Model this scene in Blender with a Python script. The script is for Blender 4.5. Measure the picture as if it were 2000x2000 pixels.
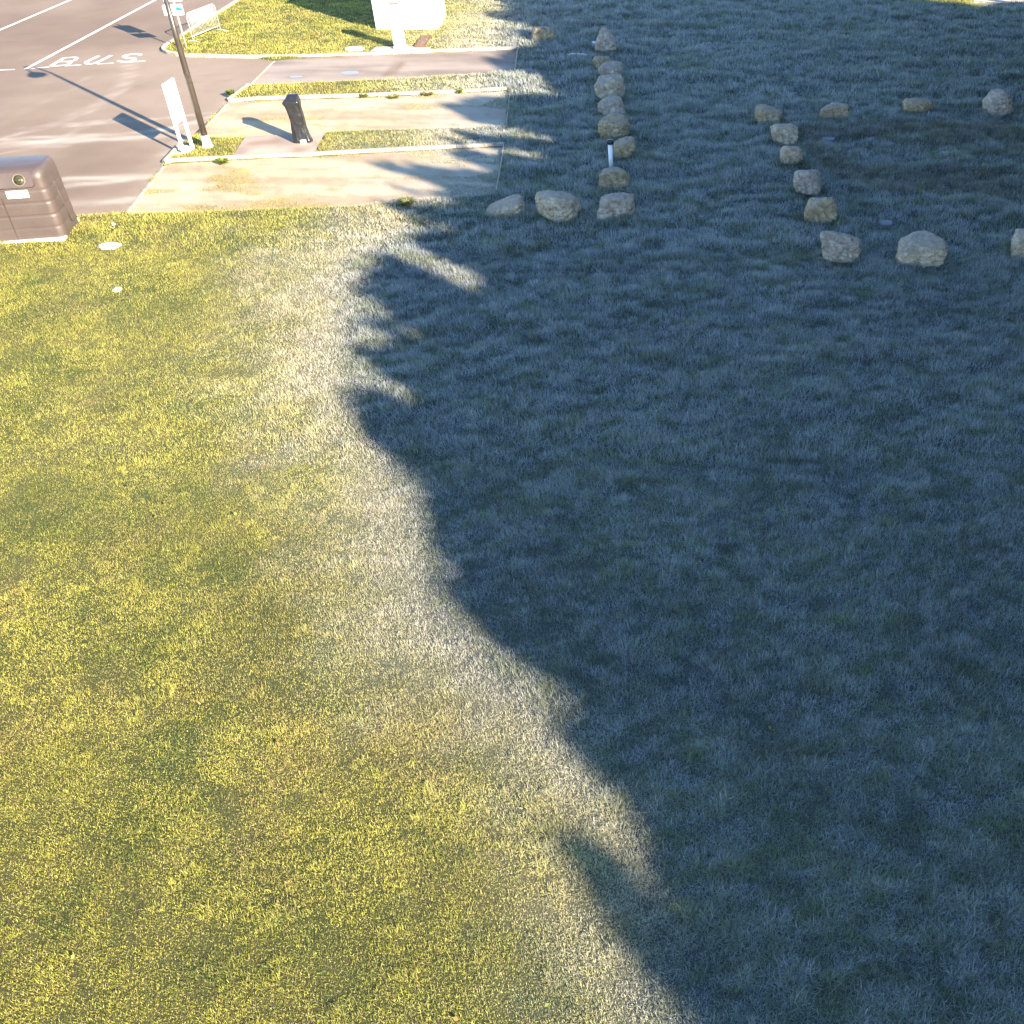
import bpy, bmesh, math, random
import numpy as np
from mathutils import Vector, Matrix, noise as mnoise

# ------------------------------------------------------------------ camera, world, sun, exposure
S = bpy.context.scene
for o in list(bpy.data.objects): bpy.data.objects.remove(o)
CAMH, FPX, CX, CY, PITCH = 9.0, 2040.0, 1376.0, 1000.0, math.radians(37.1)
cam_d = bpy.data.cameras.new('camera'); cam = bpy.data.objects.new('camera', cam_d)
S.collection.objects.link(cam); S.camera = cam
cam.location = (0, 0, CAMH); cam.rotation_euler = (math.pi/2 - PITCH, 0, 0)
cam_d.sensor_width = 36; cam_d.lens = 36*FPX/2000; cam_d.shift_x = (1000-CX)/2000; cam_d.shift_y = 0
cam_d.clip_start = .1; cam_d.clip_end = 2000

SUN_EL, SUN_AZ = math.radians(21.5), math.radians(46.5)      # shadows run 46.5 deg left of +Y
sun_dir = Vector((math.sin(SUN_AZ)*math.cos(SUN_EL), -math.cos(SUN_AZ)*math.cos(SUN_EL), math.sin(SUN_EL)))
W = bpy.data.worlds.new('World'); S.world = W; W.use_nodes = True
nt = W.node_tree; sky = nt.nodes.new('ShaderNodeTexSky'); sky.sky_type = 'NISHITA'; sky.sun_disc = False
sky.sun_elevation = SUN_EL; sky.sun_rotation = math.atan2(sun_dir.x, sun_dir.y)
sky.air_density = 1.0; sky.dust_density = 0; sky.ozone_density = 3.6
bg = nt.nodes['Background']; nt.links.new(sky.outputs[0], bg.inputs[0]); bg.inputs[1].default_value = .096
sd = bpy.data.lights.new('sun', 'SUN'); sd.energy = 4.6; sd.angle = math.radians(.53); sd.color = (1, .85, .66)
sun = bpy.data.objects.new('sun', sd); S.collection.objects.link(sun)
sun.rotation_euler = sun_dir.to_track_quat('Z', 'Y').to_euler(); sun.location = (30, -30, 40)
S.view_settings.view_transform = 'Standard'; S.view_settings.look = 'None'
S.view_settings.gamma = 1; S.view_settings.exposure = 2.5
S.render.engine = 'CYCLES'

rng = np.random.default_rng(7); random.seed(7)

# ------------------------------------------------------------------ helpers
def gp(x, y, h=0.0):                 # where a sight line of the photo meets the plane z = h
    u = (x-CX)/FPX; v = (y-CY)/FPX
    dn = math.sin(PITCH)+v*math.cos(PITCH); fw = math.cos(PITCH)-v*math.sin(PITCH)
    t = (CAMH-h)/dn
    return (u*t, fw*t)
def pj(X, Y, Z):
    z = Z-CAMH; d = Y*math.cos(PITCH)-z*math.sin(PITCH); up = Y*math.sin(PITCH)+z*math.cos(PITCH)
    return CX+FPX*X/d, CY-FPX*up/d
def hgt(X, Y, ty):                   # height above (X, Y) seen at photo row ty
    lo, hi = 0, 9
    for _ in range(40):
        m = (lo+hi)/2
        if pj(X, Y, m)[1] > ty: lo = m
        else: hi = m
    return lo
def link(o, parent=None):
    S.collection.objects.link(o)
    if parent: o.parent = parent
    return o
def tag(o, label=None, cat=None, group=None, kind=None):
    if label: o['label'] = label
    if cat: o['category'] = cat
    if group: o['group'] = group
    if kind: o['kind'] = kind
    return o
def empty(name, loc, rz=0):
    o = bpy.data.objects.new(name, None); o.location = loc; o.rotation_euler = (0, 0, rz); o.empty_display_size = .2
    return link(o)
def mesh_obj(name, verts, faces, mat, parent=None, smooth=False):
    me = bpy.data.meshes.new(name); me.from_pydata([tuple(v) for v in verts], [], faces); me.update()
    if smooth:
        for p in me.polygons: p.use_smooth = True
    me.materials.append(mat)
    return link(bpy.data.objects.new(name, me), parent)
def bm_obj(name, bm, mat, parent=None, smooth=False):
    me = bpy.data.meshes.new(name); bm.to_mesh(me); bm.free()
    if smooth:
        for p in me.polygons: p.use_smooth = True
    me.materials.append(mat)
    return link(bpy.data.objects.new(name, me), parent)
def add_box(bm, c, s, rot=None, bevel=0.0):
    r = bmesh.ops.create_cube(bm, size=1)
    M = Matrix.Translation(c) @ (rot if rot else Matrix.Identity(4)) @ Matrix.Diagonal((*s, 1))
    bmesh.ops.transform(bm, matrix=M, verts=r['verts'])
    if bevel:
        es = list({e for v in r['verts'] for e in v.link_edges})
        bmesh.ops.bevel(bm, geom=es, offset=bevel, segments=2, affect='EDGES', profile=.5)
def add_tube(bm, pts, rad, seg=12):
    pts = [Vector(p) for p in pts]; n = len(pts)
    if not hasattr(rad, '__len__'): rad = [rad]*n
    rings = []; up = Vector((0, 0, 1)); prev = None
    for i, p in enumerate(pts):
        t = (pts[min(i+1, n-1)]-pts[max(i-1, 0)]).normalized()
        if prev is None:
            a = t.cross(up) if abs(t.z) < .95 else t.cross(Vector((1, 0, 0)))
        else: a = prev - t*prev.dot(t)
        a.normalize(); b = t.cross(a); prev = a
        rings.append([bm.verts.new(p+(a*math.cos(2*math.pi*k/seg)+b*math.sin(2*math.pi*k/seg))*rad[i]) for k in range(seg)])
    for i in range(n-1):
        for k in range(seg):
            bm.faces.new((rings[i][k], rings[i][(k+1) % seg], rings[i+1][(k+1) % seg], rings[i+1][k]))
    bm.faces.new(rings[0][::-1]); bm.faces.new(rings[-1])

def new_mat(name):
    m = bpy.data.materials.new(name); m.use_nodes = True
    return m, m.node_tree.nodes, m.node_tree.links, m.node_tree.nodes['Principled BSDF']
def ramp(N, fac_cols):
    r = N.new('ShaderNodeValToRGB'); e = r.color_ramp.elements
    while len(e) < len(fac_cols): e.new(.5)
    for i, (p, c) in enumerate(fac_cols): e[i].position = p; e[i].color = (*c, 1)
    return r
def noise_mat(name, c0, c1, scale=8, rough=.8, bump=.2, bscale=60, detail=6, metal=0, c2=None, bdist=.01, spec=.3, s2=1.3):
    m, N, L, b = new_mat(name)
    tc = N.new('ShaderNodeTexCoord')
    n = N.new('ShaderNodeTexNoise'); n.inputs['Scale'].default_value = scale; n.inputs['Detail'].default_value = detail
    n.inputs['Roughness'].default_value = .65
    L.new(tc.outputs['Object'], n.inputs['Vector'])
    cols = [(.32, c0), (.68, c1)]
    if c2: cols = [(.3, c0), (.5, c1), (.72, c2)]
    r = ramp(N, cols); L.new(n.outputs['Fac'], r.inputs[0])
    n3 = N.new('ShaderNodeTexNoise'); n3.inputs['Scale'].default_value = s2; n3.inputs['Detail'].default_value = 4
    L.new(tc.outputs['Object'], n3.inputs['Vector'])
    mx = N.new('ShaderNodeMix'); mx.data_type = 'RGBA'; mx.blend_type = 'MULTIPLY'; mx.inputs[0].default_value = 1
    r3 = ramp(N, [(.3, (.8, .8, .8)), (.7, (1.08, 1.08, 1.08))]); L.new(n3.outputs['Fac'], r3.inputs[0])
    L.new(r.outputs[0], mx.inputs[6]); L.new(r3.outputs[0], mx.inputs[7]); L.new(mx.outputs[2], b.inputs['Base Color'])
    b.inputs['Roughness'].default_value = rough; b.inputs['Metallic'].default_value = metal
    b.inputs['Specular IOR Level'].default_value = spec
    if bump:
        n2 = N.new('ShaderNodeTexNoise'); n2.inputs['Scale'].default_value = bscale; n2.inputs['Detail'].default_value = 5
        L.new(tc.outputs['Object'], n2.inputs['Vector'])
        bp = N.new('ShaderNodeBump'); bp.inputs['Strength'].default_value = bump; bp.inputs['Distance'].default_value = bdist
        L.new(n2.outputs['Fac'], bp.inputs['Height']); L.new(bp.outputs[0], b.inputs['Normal'])
    return m
def attr_mat(name, fine=60, amp=.25, rough=.9, bump=.4, bdist=.01, transl=0, spec=.15):
    """colour comes from the surface's own colour attribute, broken up by fine grain"""
    m, N, L, b = new_mat(name)
    a = N.new('ShaderNodeAttribute'); a.attribute_name = 'col'
    tc = N.new('ShaderNodeTexCoord'); out = a.outputs['Color']
    if amp:
        n = N.new('ShaderNodeTexNoise'); n.inputs['Scale'].default_value = fine; n.inputs['Detail'].default_value = 6
        n.inputs['Roughness'].default_value = .75
        L.new(tc.outputs['Object'], n.inputs['Vector'])
        r = ramp(N, [(.3, (1-amp,)*3), (.7, (1+amp,)*3)]); L.new(n.outputs['Fac'], r.inputs[0])
        mx = N.new('ShaderNodeMix'); mx.data_type = 'RGBA'; mx.blend_type = 'MULTIPLY'; mx.inputs[0].default_value = 1
        L.new(out, mx.inputs[6]); L.new(r.outputs[0], mx.inputs[7]); out = mx.outputs[2]
        if bump:
            bp = N.new('ShaderNodeBump'); bp.inputs['Strength'].default_value = bump; bp.inputs['Distance'].default_value = bdist
            L.new(n.outputs['Fac'], bp.inputs['Height']); L.new(bp.outputs[0], b.inputs['Normal'])
    L.new(out, b.inputs['Base Color']); b.inputs['Roughness'].default_value = rough
    b.inputs['Specular IOR Level'].default_value = spec
    if transl:
        t = N.new('ShaderNodeBsdfTranslucent'); L.new(out, t.inputs[0])
        ms = N.new('ShaderNodeMixShader'); ms.inputs[0].default_value = transl
        o = N['Material Output']; L.new(b.outputs[0], ms.inputs[1]); L.new(t.outputs[0], ms.inputs[2]); L.new(ms.outputs[0], o.inputs[0])
    return m

class VN:                                    # value noise on the plane, numpy
    def __init__(s, seed): s.t = np.random.default_rng(seed).random((512, 512))
    def __call__(s, x, y, scale):
        u = x/scale+1000.3; v = y/scale+1000.7
        i = np.floor(u).astype(int); j = np.floor(v).astype(int)
        a = u-i; b = v-j; a = a*a*(3-2*a); b = b*b*(3-2*b)
        t = s.t; i0 = i & 511; i1 = (i+1) & 511; j0 = j & 511; j1 = (j+1) & 511
        return (t[i0, j0]*(1-a)+t[i1, j0]*a)*(1-b)+(t[i0, j1]*(1-a)+t[i1, j1]*a)*b
    def fbm(s, x, y, scale, oct=4, g=.55):
        r = 0; w = 0; k = 1.0
        for q in range(oct):
            r = r+k*s(x+17.3*q, y-9.1*q, scale/2**q); w += k; k *= g
        return r/w
vn = [VN(100+i) for i in range(8)]
def sstep(a, b, x):
    t = np.clip((x-a)/(b-a), 0, 1); return t*t*(3-2*t)
def inside(poly, x, y):
    r = np.zeros(x.shape, bool); n = len(poly)
    for i in range(n):
        (x0, y0), (x1, y1) = poly[i], poly[(i+1) % n]
        if y0 == y1: continue
        c = ((y0 > y) != (y1 > y)) & (x < (x1-x0)*(y-y0)/(y1-y0)+x0)
        r ^= c
    return r
def dline(pts, x, y, closed=False):
    d = np.full(x.shape, 1e9); n = len(pts)
    for i in range(n if closed else n-1):
        (x0, y0), (x1, y1) = pts[i], pts[(i+1) % n]
        dx, dy = x1-x0, y1-y0; L2 = dx*dx+dy*dy+1e-12
        t = np.clip(((x-x0)*dx+(y-y0)*dy)/L2, 0, 1)
        d = np.minimum(d, (x-x0-t*dx)**2+(y-y0-t*dy)**2)
    return np.sqrt(d)
def sdf(poly, x, y):
    d = dline(poly, x, y, True); return np.where(inside(poly, x, y), -d, d)
def P(*pts): return [gp(*p) for p in pts]

# ------------------------------------------------------------------ plan of the place (traced from the photo on to the ground)
gd = Vector((8.4295, 1.2192)).normalized()          # the direction the bays run in
A0, A1 = gp(245, 417), gp(510, 120)                 # edge of the road along the bays
asph = [A0, gp(320, 321), gp(446, 198), gp(488, 167), gp(536, 119), gp(500, 114), gp(420, 112.5), gp(372, 112), gp(348, 110), gp(330, 106.5), gp(320, 102),
        gp(319, 97), gp(324, 91), gp(333, 86), gp(380, 57), gp(426, 29), gp(468, 1.5), gp(520, -35), (-24, 75), (-60, 75), (-60, A0[1]-.145*47), ]
pad = P((487, 167.3), (536, 118.5), (600, 113.5), (723, 108.5), (850, 103), (970, 99), (1012, 97), (1005, 143), (880, 149), (741, 157), (600, 163))
sand2 = P((446, 199), (500, 197), (703, 191), (888, 183), (992, 177.5), (990, 215), (988, 247), (912, 251), (800, 254), (700, 256), (636, 260), (614, 301.5), (454, 308), (470, 285), (480, 269), (440, 270), (400, 268), (387, 262))
sand3 = P((245, 418), (322, 323), (338, 319), (454, 313), (614, 306), (800, 296), (984, 287), (978, 325), (970, 381), (880, 388), (770, 395), (689, 404), (560, 408), (467, 412), (350, 416))
apron = P((480, 269.5), (560, 265), (636, 260.5), (614, 301), (454, 307.5))
signpad = P((335, 304), (354, 287), (380, 283), (382, 292), (371, 300), (352, 304))
path_tr = P((1900, 12), (1903, -25), (2150, -25), (2150, 10), (1990, 7))
billpad = P((722, 104), (736, 95), (800, 93), (838, 96), (846, 101), (790, 104))
hard = [asph, pad, sand2, sand3, apron, signpad, path_tr, billpad]
# edge of the tree shade and, a little outside it, the line the frost has drawn back to
shade_edge = P((1100, -60), (1030, 0), (985, 60), (980, 110), (960, 180), (960, 240), (900, 290), (880, 340), (860, 400), (820, 450), (700, 520), (685, 650), (700, 780), (830, 1000), (880, 1200), (1080, 1380), (1290, 1640), (1330, 1850), (1330, 2050))
shade_poly = shade_edge + [(2.5, 0), (60, 0), (60, 70), (0, 70)]

# ------------------------------------------------------------------ fields on a raster, 0.1 m
GX0, GX1, GY0, GY1, GS = -34.0, 22.0, 1.0, 56.0, .1
gx = np.arange(GX0, GX1+GS, GS); gy = np.arange(GY0, GY1+GS, GS)
RX, RY = np.meshgrid(gx, gy, indexing='ij')
sd_hard = np.full(RX.shape, 1e9)
for h in hard: sd_hard = np.minimum(sd_hard, sdf(h, RX, RY))
sd_shade = sdf(shade_poly, RX, RY)
lit_tr = sdf(P((1540, -80), (1600, -18), (1700, 0), (1850, 14), (1905, 22), (1920, -80)), RX, RY)
sd_sand = np.minimum(sdf(sand2, RX, RY), sdf(sand3, RX, RY))
def look(F, x, y):
    u = np.clip((x-GX0)/GS, 0, F.shape[0]-1.001); v = np.clip((y-GY0)/GS, 0, F.shape[1]-1.001)
    i = u.astype(int); j = v.astype(int); a = u-i; b = v-j
    return (F[i, j]*(1-a)+F[i+1, j]*a)*(1-b)+(F[i, j+1]*(1-a)+F[i+1, j+1]*a)*b
def frost_at(x, y):
    s = look(sd_shade, x, y)
    wd = 1.55+.07*np.clip(y-6, 0, 30)
    n = (vn[0].fbm(x, y, 1.3, 4)-.5)*2.6+(vn[1].fbm(x, y, .35, 3)-.5)*1.3
    f = 1-sstep(-.25, 1.45, (s/wd)+n*.28)
    lit = np.clip(f+.16*sstep(3.5*wd, 1.0*wd, s)*vn[2].fbm(x, y, .5, 3), 0, 1)
    return lit*sstep(-.9, 1.2, look(lit_tr, x, y))
def hummock(x, y):
    far = sstep(9, 24, y)
    a = (vn[3].fbm(x*.8, y*1.15, .9, 4)-.5)*(.05+.17*far)
    b = (vn[4].fbm(x, y, .32, 3)-.5)*(.04+.07*far)
    lit = sstep(-.5, 2.0, look(sd_shade, x, y))
    return (a+b)*(1-.6*lit)
def ground_z(x, y):
    s = look(sd_hard, x, y)
    z = .05+hummock(x, y)*sstep(.0, .6, s)
    return np.where(s > 0, z*sstep(-.02, .18, s)+.012, -.16*sstep(0, .2, -s)+.012)

# ------------------------------------------------------------------ ground sheet
def grid_sheet(name, xs, ys, zf, cf, mat, kind='structure'):
    X, Y = np.meshgrid(xs, ys, indexing='ij'); Z = zf(X, Y); n, m = X.shape
    co = np.stack([X, Y, Z], -1).reshape(-1, 3)
    idx = np.arange(n*m).reshape(n, m)
    q = np.stack([idx[:-1, :-1], idx[1:, :-1], idx[1:, 1:], idx[:-1, 1:]], -1).reshape(-1, 4)
    return np_mesh(name, co, q, cf(X, Y).reshape(-1, 3), mat, kind)
def np_mesh(name, co, q, col, mat, kind=None, smooth=True, tri=None):
    me = bpy.data.meshes.new(name)
    nq = 0 if q is None else len(q); nt_ = 0 if tri is None else len(tri)
    me.vertices.add(len(co)); me.vertices.foreach_set('co', co.astype(np.float32).ravel())
    loops = np.concatenate([a.ravel() for a in (q, tri) if a is not None]).astype(np.int32)
    me.loops.add(len(loops)); me.loops.foreach_set('vertex_index', loops)
    me.polygons.add(nq+nt_)
    st = np.concatenate([np.arange(nq)*4, nq*4+np.arange(nt_)*3]).astype(np.int32)
    me.polygons.foreach_set('loop_start', st)
    me.polygons.foreach_set('use_smooth', np.full(nq+nt_, smooth))
    me.update(calc_edges=True)
    if col is not None:
        at = me.color_attributes.new('col', 'FLOAT_COLOR', 'POINT')
        c4 = np.ones((len(co), 4), np.float32); c4[:, :3] = col
        at.data.foreach_set('color', c4.ravel())
    me.materials.append(mat)
    o = link(bpy.data.objects.new(name, me))
    if kind: o['kind'] = kind
    return o
def mixc(a, b, t): return a*(1-t[..., None])+b*t[..., None]
C = lambda *a: np.array(a, float)
FROST = C(.45, .47, .49); FROST_LIT = C(.60, .55, .47)
def soil_col(X, Y):
    n = vn[5].fbm(X, Y, 1.1, 4)
    c = mixc(C(.052, .060, .018), C(.076, .072, .027), sstep(.35, .65, n))*(.80+.35*sstep(7, 14, Y))[..., None]
    c = mixc(c, C(.018, .022, .014), (look(sd_shade, X, Y) < .3)*1.0)  # soil darkened within the shade outline, shade put into the colour
    c = np.where(((np.abs(X) > 36) | (Y > 58))[..., None], C(.10, .11, .05), c)
    inb = (X > GX0) & (X < GX1) & (Y > GY0) & (Y < GY1)
    return mixc(c, FROST*.5, np.where(inb, frost_at(X, Y), .5*(look(sd_shade, X, Y) < 0))*.22)
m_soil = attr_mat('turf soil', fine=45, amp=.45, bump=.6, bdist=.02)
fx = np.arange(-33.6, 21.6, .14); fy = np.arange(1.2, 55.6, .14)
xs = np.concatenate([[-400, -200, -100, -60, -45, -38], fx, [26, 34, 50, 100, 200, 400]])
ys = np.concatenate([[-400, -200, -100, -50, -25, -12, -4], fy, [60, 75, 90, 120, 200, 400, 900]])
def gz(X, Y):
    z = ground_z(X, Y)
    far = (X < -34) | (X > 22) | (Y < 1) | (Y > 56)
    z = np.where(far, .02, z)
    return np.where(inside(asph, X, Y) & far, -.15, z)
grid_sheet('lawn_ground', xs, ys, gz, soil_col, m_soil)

# ------------------------------------------------------------------ asphalt, bays, aprons
def fill_sheet(name, poly, step, z, cf, mat, zn=.004):
    """sheet over a traced outline: grid cells clipped to the outline by triangulating with its border"""
    bm = bmesh.new()
    vs = [bm.verts.new((x, y, z)) for x, y in poly]; bm.faces.new(vs)
    xs_ = [p[0] for p in poly]; ys_ = [p[1] for p in poly]
    x = math.floor(min(xs_)/step)*step
    while x < max(xs_):
        bmesh.ops.bisect_plane(bm, geom=bm.verts[:]+bm.edges[:]+bm.faces[:], plane_co=(x+.001, 0, 0), plane_no=(1, 0, 0)); x += step
    y = math.floor(min(ys_)/step)*step
    while y < max(ys_):
        bmesh.ops.bisect_plane(bm, geom=bm.verts[:]+bm.edges[:]+bm.faces[:], plane_co=(0, y+.001, 0), plane_no=(0, 1, 0)); y += step
    bmesh.ops.triangulate(bm, faces=bm.faces[:])
    for f in bm.faces:
        if f.normal.z < 0: f.normal_flip()
    me = bpy.data.meshes.new(name); bm.to_mesh(me); bm.free()
    n = len(me.vertices); co = np.zeros(n*3); me.vertices.foreach_get('co', co); co = co.reshape(-1, 3)
    co[:, 2] += (vn[6].fbm(co[:, 0], co[:, 1], .8, 3)-.5)*zn
    me.vertices.foreach_set('co', co.ravel())
    at = me.color_attributes.new('col', 'FLOAT_COLOR', 'POINT')
    c4 = np.ones((n, 4), np.float32); c4[:, :3] = cf(co[:, 0], co[:, 1]); at.data.foreach_set('color', c4.ravel())
    me.materials.append(mat); me.update()
    return tag(link(bpy.data.objects.new(name, me)), kind='structure')
marks = [  # tyre marks and dust trails on the asphalt: line, half width m, strength
    (P((0, 272), (120, 266), (240, 262), (330, 252), (420, 226), (440, 222)), .10, .55), (P((0, 281), (150, 275), (300, 267), (390, 258)), .16, .75),
    (P((60, 279), (160, 268), (300, 256), (375, 240)), .12, .6), (P((130, 247), (230, 238), (330, 230), (430, 218)), .08, .45),
    (P((40, 250), (160, 240), (240, 232)), .10, .35),
    (P((125, 350), (230, 346), (290, 345)), .16, .7), (P((130, 362), (200, 357), (250, 351)), .14, .6), (P((138, 397), (200, 395), (255, 390)), .16, .75), (P((0, 287), (130, 284)), .12, .5),
    (P((0, 270), (100, 248), (190, 212), (240, 178), (259, 150), (262, 128), (258, 105)), .09, .33), (P((30, 262), (120, 236), (200, 196), (236, 165), (246, 143), (247, 120)), .09, .28),
    (P((0, 245), (70, 205), (140, 175), (170, 150)), .08, .18), (P((0, 300), (60, 290), (120, 270), (180, 240)), .10, .22),
    (P((300, 262), (380, 247), (400, 240), (330, 300)), .25, .35)]
darks = [(P((0, 68), (40, 66), (70, 65)), .08, .25), (P((0, 83), (30, 82)), .10, .35), (P((90, 49), (110, 48)), .08, .2), (P((250, 169), (450, 157)), .03, .25), (P((320, 145), (470, 150)), .03, .18)]
def asph_col(X, Y):
    n = vn[5].fbm(X, Y, 5, 5); n2 = vn[1].fbm(X, Y, .5, 3)
    c = mixc(C(.158, .116, .086), C(.228, .175, .133), sstep(.3, .7, n)); c = c*(.92+.16*n2)[..., None]
    for L_, w, s in marks:
        d = dline(L_, X, Y); k = np.exp(-(d/w)**2)*s*(.35+.65*sstep(.3, .6, vn[0].fbm(X*.5, Y*3, .6, 3)))
        c = mixc(c, C(.42, .37, .31), k)
    for L_, w, s in darks: c = mixc(c, C(.08, .065, .055), np.exp(-(dline(L_, X, Y)/w)**2)*s)
    edge = dline([A0, gp(320, 321), gp(446, 198), gp(488, 167)], X, Y)   # sand washed on to the road edge
    return mixc(c, C(.36, .30, .22), np.exp(-edge/.28)*.55*vn[2].fbm(X, Y, .3, 3))
m_asph = attr_mat('asphalt', fine=38, amp=.3, rough=.92, bump=.5, bdist=.006)
fill_sheet('road', asph, .2, .0, asph_col, m_asph)
def pad_col(X, Y):
    n = vn[4].fbm(X*.5, Y*2, 1.4, 5); n2 = vn[1].fbm(X, Y, .3, 3)
    c = mixc(C(.175, .14, .115), C(.28, .23, .19), sstep(.3, .7, n)); c = c*(.93+.14*n2)[..., None]
    k = np.exp(-(dline(P((757, 147), (782, 124)), X, Y)/.17)**2)*.8
    c = mixc(c, C(.14, .09, .06), k)
    return mixc(c, C(.12, .11, .11), np.exp(-(dline(P((565, 151), (590, 150)), X, Y)/.22)**2)*.4)
m_pad = attr_mat('brushed concrete', fine=50, amp=.12, rough=.8, bump=.25, bdist=.005)
fill_sheet('concrete_bay', pad, .2, .004, pad_col, m_pad)
def sand_col(X, Y):
    n = vn[3].fbm(X*.35, Y*1.6, .9, 5); n2 = vn[1].fbm(X, Y, .22, 4)
    c = mixc(C(.31, .225, .145), C(.43, .335, .22), sstep(.3, .68, n)); c = c*(.72+.56*n2)[..., None]
    w = sstep(.60, .72, vn[2].fbm(X*.5, Y*1.5, .8, 4)+.08*sstep(-12, -6, X))
    c = mixc(c, C(.22, .17, .07), w*.45)
    return mixc(c, C(.30, .32, .31), np.clip(frost_at(X, Y)-.15, 0, 1)*.55*n2*1.4)
m_sand = attr_mat('compacted sand', fine=26, amp=.34, rough=.95, bump=.6, bdist=.012)
fill_sheet('sand_bay', sand2, .16, .0, sand_col, m_sand, .02)
fill_sheet('sand_bay', sand3, .16, .0, sand_col, m_sand, .02)
def apron_col(X, Y):
    n = vn[4].fbm(X, Y, .8, 4); c = mixc(C(.24, .19, .15), C(.34, .28, .225), sstep(.3, .7, n))
    return mixc(c, C(.19, .11, .075), np.exp(-(dline(P((495, 283), (535, 279)), X, Y)/.28)**2)*.6*(.5+n))
fill_sheet('concrete_apron', apron, .12, .035, apron_col, m_pad)
fill_sheet('concrete_apron', signpad, .12, .03, lambda X, Y: mixc(C(.38, .34, .3), C(.5, .45, .4), vn[1].fbm(X, Y, .3, 3)), m_pad)
fill_sheet('concrete_apron', billpad, .2, .06, lambda X, Y: mixc(C(.34, .28, .24), C(.45, .38, .32), vn[1].fbm(X, Y, .4, 3)), m_pad)
fill_sheet('path', path_tr, .4, .02, lambda X, Y: mixc(C(.38, .30, .24), C(.5, .42, .34), vn[1].fbm(X, Y, .4, 3)), m_sand)

# ------------------------------------------------------------------ kerbs: runs of one-metre stones
m_kerb = noise_mat('kerb concrete', (.21, .18, .14), (.36, .315, .255), scale=6, rough=.85, bump=.3, bscale=40, c2=(.30, .265, .22), s2=2)
def kerb(pts, w=.14, top=.12, bot=-.1, stone=1.0, side=0.0, jit=.006):
    v = [Vector((p[0], p[1])) for p in pts]
    pos = []; 
    for i in range(len(v)-1):
        L = (v[i+1]-v[i]).length; n = max(1, round(L/stone))
        for k in range(n): pos.append((v[i].lerp(v[i+1], k/n), v[i].lerp(v[i+1], (k+1)/n)))
    bm = bmesh.new()
    for a, b in pos:
        d = b-a; L = d.length; c = (a+b)/2; nrm = Vector((-d.y, d.x)).normalized(); c = c+nrm*side
        t = top+random.uniform(-jit, jit)
        rot = Matrix.Rotation(math.atan2(d.y, d.x)+random.uniform(-.006, .006), 4, 'Z')
        add_box(bm, (c.x, c.y, (t+bot)/2), (L-.008 if L > .5 else L+.01, w, t-bot), rot, .014)
    return tag(bm_obj('kerb', bm, m_kerb), kind='structure')
kerb(P((1012, 96), (970, 98), (850, 102), (723, 107.5), (600, 112), (500, 113.5), (420, 112), (372, 111), (348, 109), (330, 105.5), (321, 101), (320, 97), (325, 91), (334, 85.5), (380, 56.5), (426, 28.5), (468, 1), (520, -36)), top=.10, w=.13)
kerb(P((447, 199), (500, 195.5), (703, 189.5), (888, 181.5), (990, 176)), top=.10, w=.12)
kerb(P((322, 321), (338, 317), (454, 311), (614, 304), (800, 294), (984, 285)), top=.10, w=.12)
kerb(P((1013, 96), (1006, 144)), top=.12, w=.035)
kerb(P((996, 186), (993, 215), (989, 247)), top=.07, w=.035)
kerb(P((985, 283), (979, 325), (970, 378)), top=.08, w=.035)
kerb(P((247, 416), (320, 325)), top=.012, w=.09, jit=.002)
kerb(P((382, 281), (400, 250), (444, 203)), top=.012, w=.09, jit=.002)
kerb(P((488, 166.5), (536, 119)), top=.012, w=.09, jit=.002)
kerb(P((322, 320), (352, 287)), top=.10, w=.09)
kerb(P((447, 198), (486, 168)), top=.10, w=.09)

# ------------------------------------------------------------------ painted markings
m_paint = noise_mat('road paint', (.62, .6, .56), (.8, .79, .76), scale=22, rough=.7, bump=.1, s2=5)
def strip(bm, pts, w, z=.010):
    v = [Vector((p[0], p[1])) for p in pts]; L = []; R = []
    for i, p in enumerate(v):
        d = (v[min(i+1, len(v)-1)]-v[max(i-1, 0)]).normalized(); n = Vector((-d.y, d.x))*w/2
        L.append(bm.verts.new((p.x+n.x, p.y+n.y, z))); R.append(bm.verts.new((p.x-n.x, p.y-n.y, z)))
    for i in range(len(v)-1): bm.faces.new((L[i], R[i], R[i+1], L[i+1]))
def smooth_line(pts, n=6):
    v = [Vector((p[0], p[1], 0)) for p in pts]; out = []
    for i in range(len(v)-1):
        p0 = v[max(i-1, 0)]; p1 = v[i]; p2 = v[i+1]; p3 = v[min(i+2, len(v)-1)]
        for k in range(n):
            t = k/n
            out.append(.5*((2*p1)+(p2-p0)*t+(2*p0-5*p1+4*p2-p3)*t*t+(3*p1-p0-3*p2+p3)*t**3))
    return out+[v[-1]]
for a, b in (((50, 135.5), (345, -22)), ((-40, 76), (190, -22))):
    bm = bmesh.new(); strip(bm, P(a, b), .13); tag(bm_obj('bay_line', bm, m_paint), kind='structure')
bm = bmesh.new()
for a, b in (((-30, 138.6), (29, 136.2)), ((62, 134.2), (97, 131.3)), ((127, 129.3), (159, 127.2)), ((190, 125.6), (222, 123.8)), ((253, 121.8), (284, 119.6))):
    strip(bm, P(a, b), .09)
tag(bm_obj('dashed_line', bm, m_paint), kind='structure')
bm = bmesh.new()
strip(bm, P((100, 129), (126, 113.3)), .13)
strip(bm, smooth_line(P((123, 114), (137, 112.9), (146, 112.6), (149.5, 114), (147, 117.5), (140, 120), (118, 121.2))), .12, .0112)
strip(bm, smooth_line(P((114, 121), (130, 121), (137, 122.3), (136, 125), (128, 127.8), (112, 129.2), (100, 130))), .12, .0124)
strip(bm, smooth_line(P((193, 109.8), (178, 117), (169.5, 121.5), (170, 124.6), (178, 125.2), (188, 123), (200, 117.5), (218, 108.6))), .14)
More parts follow.
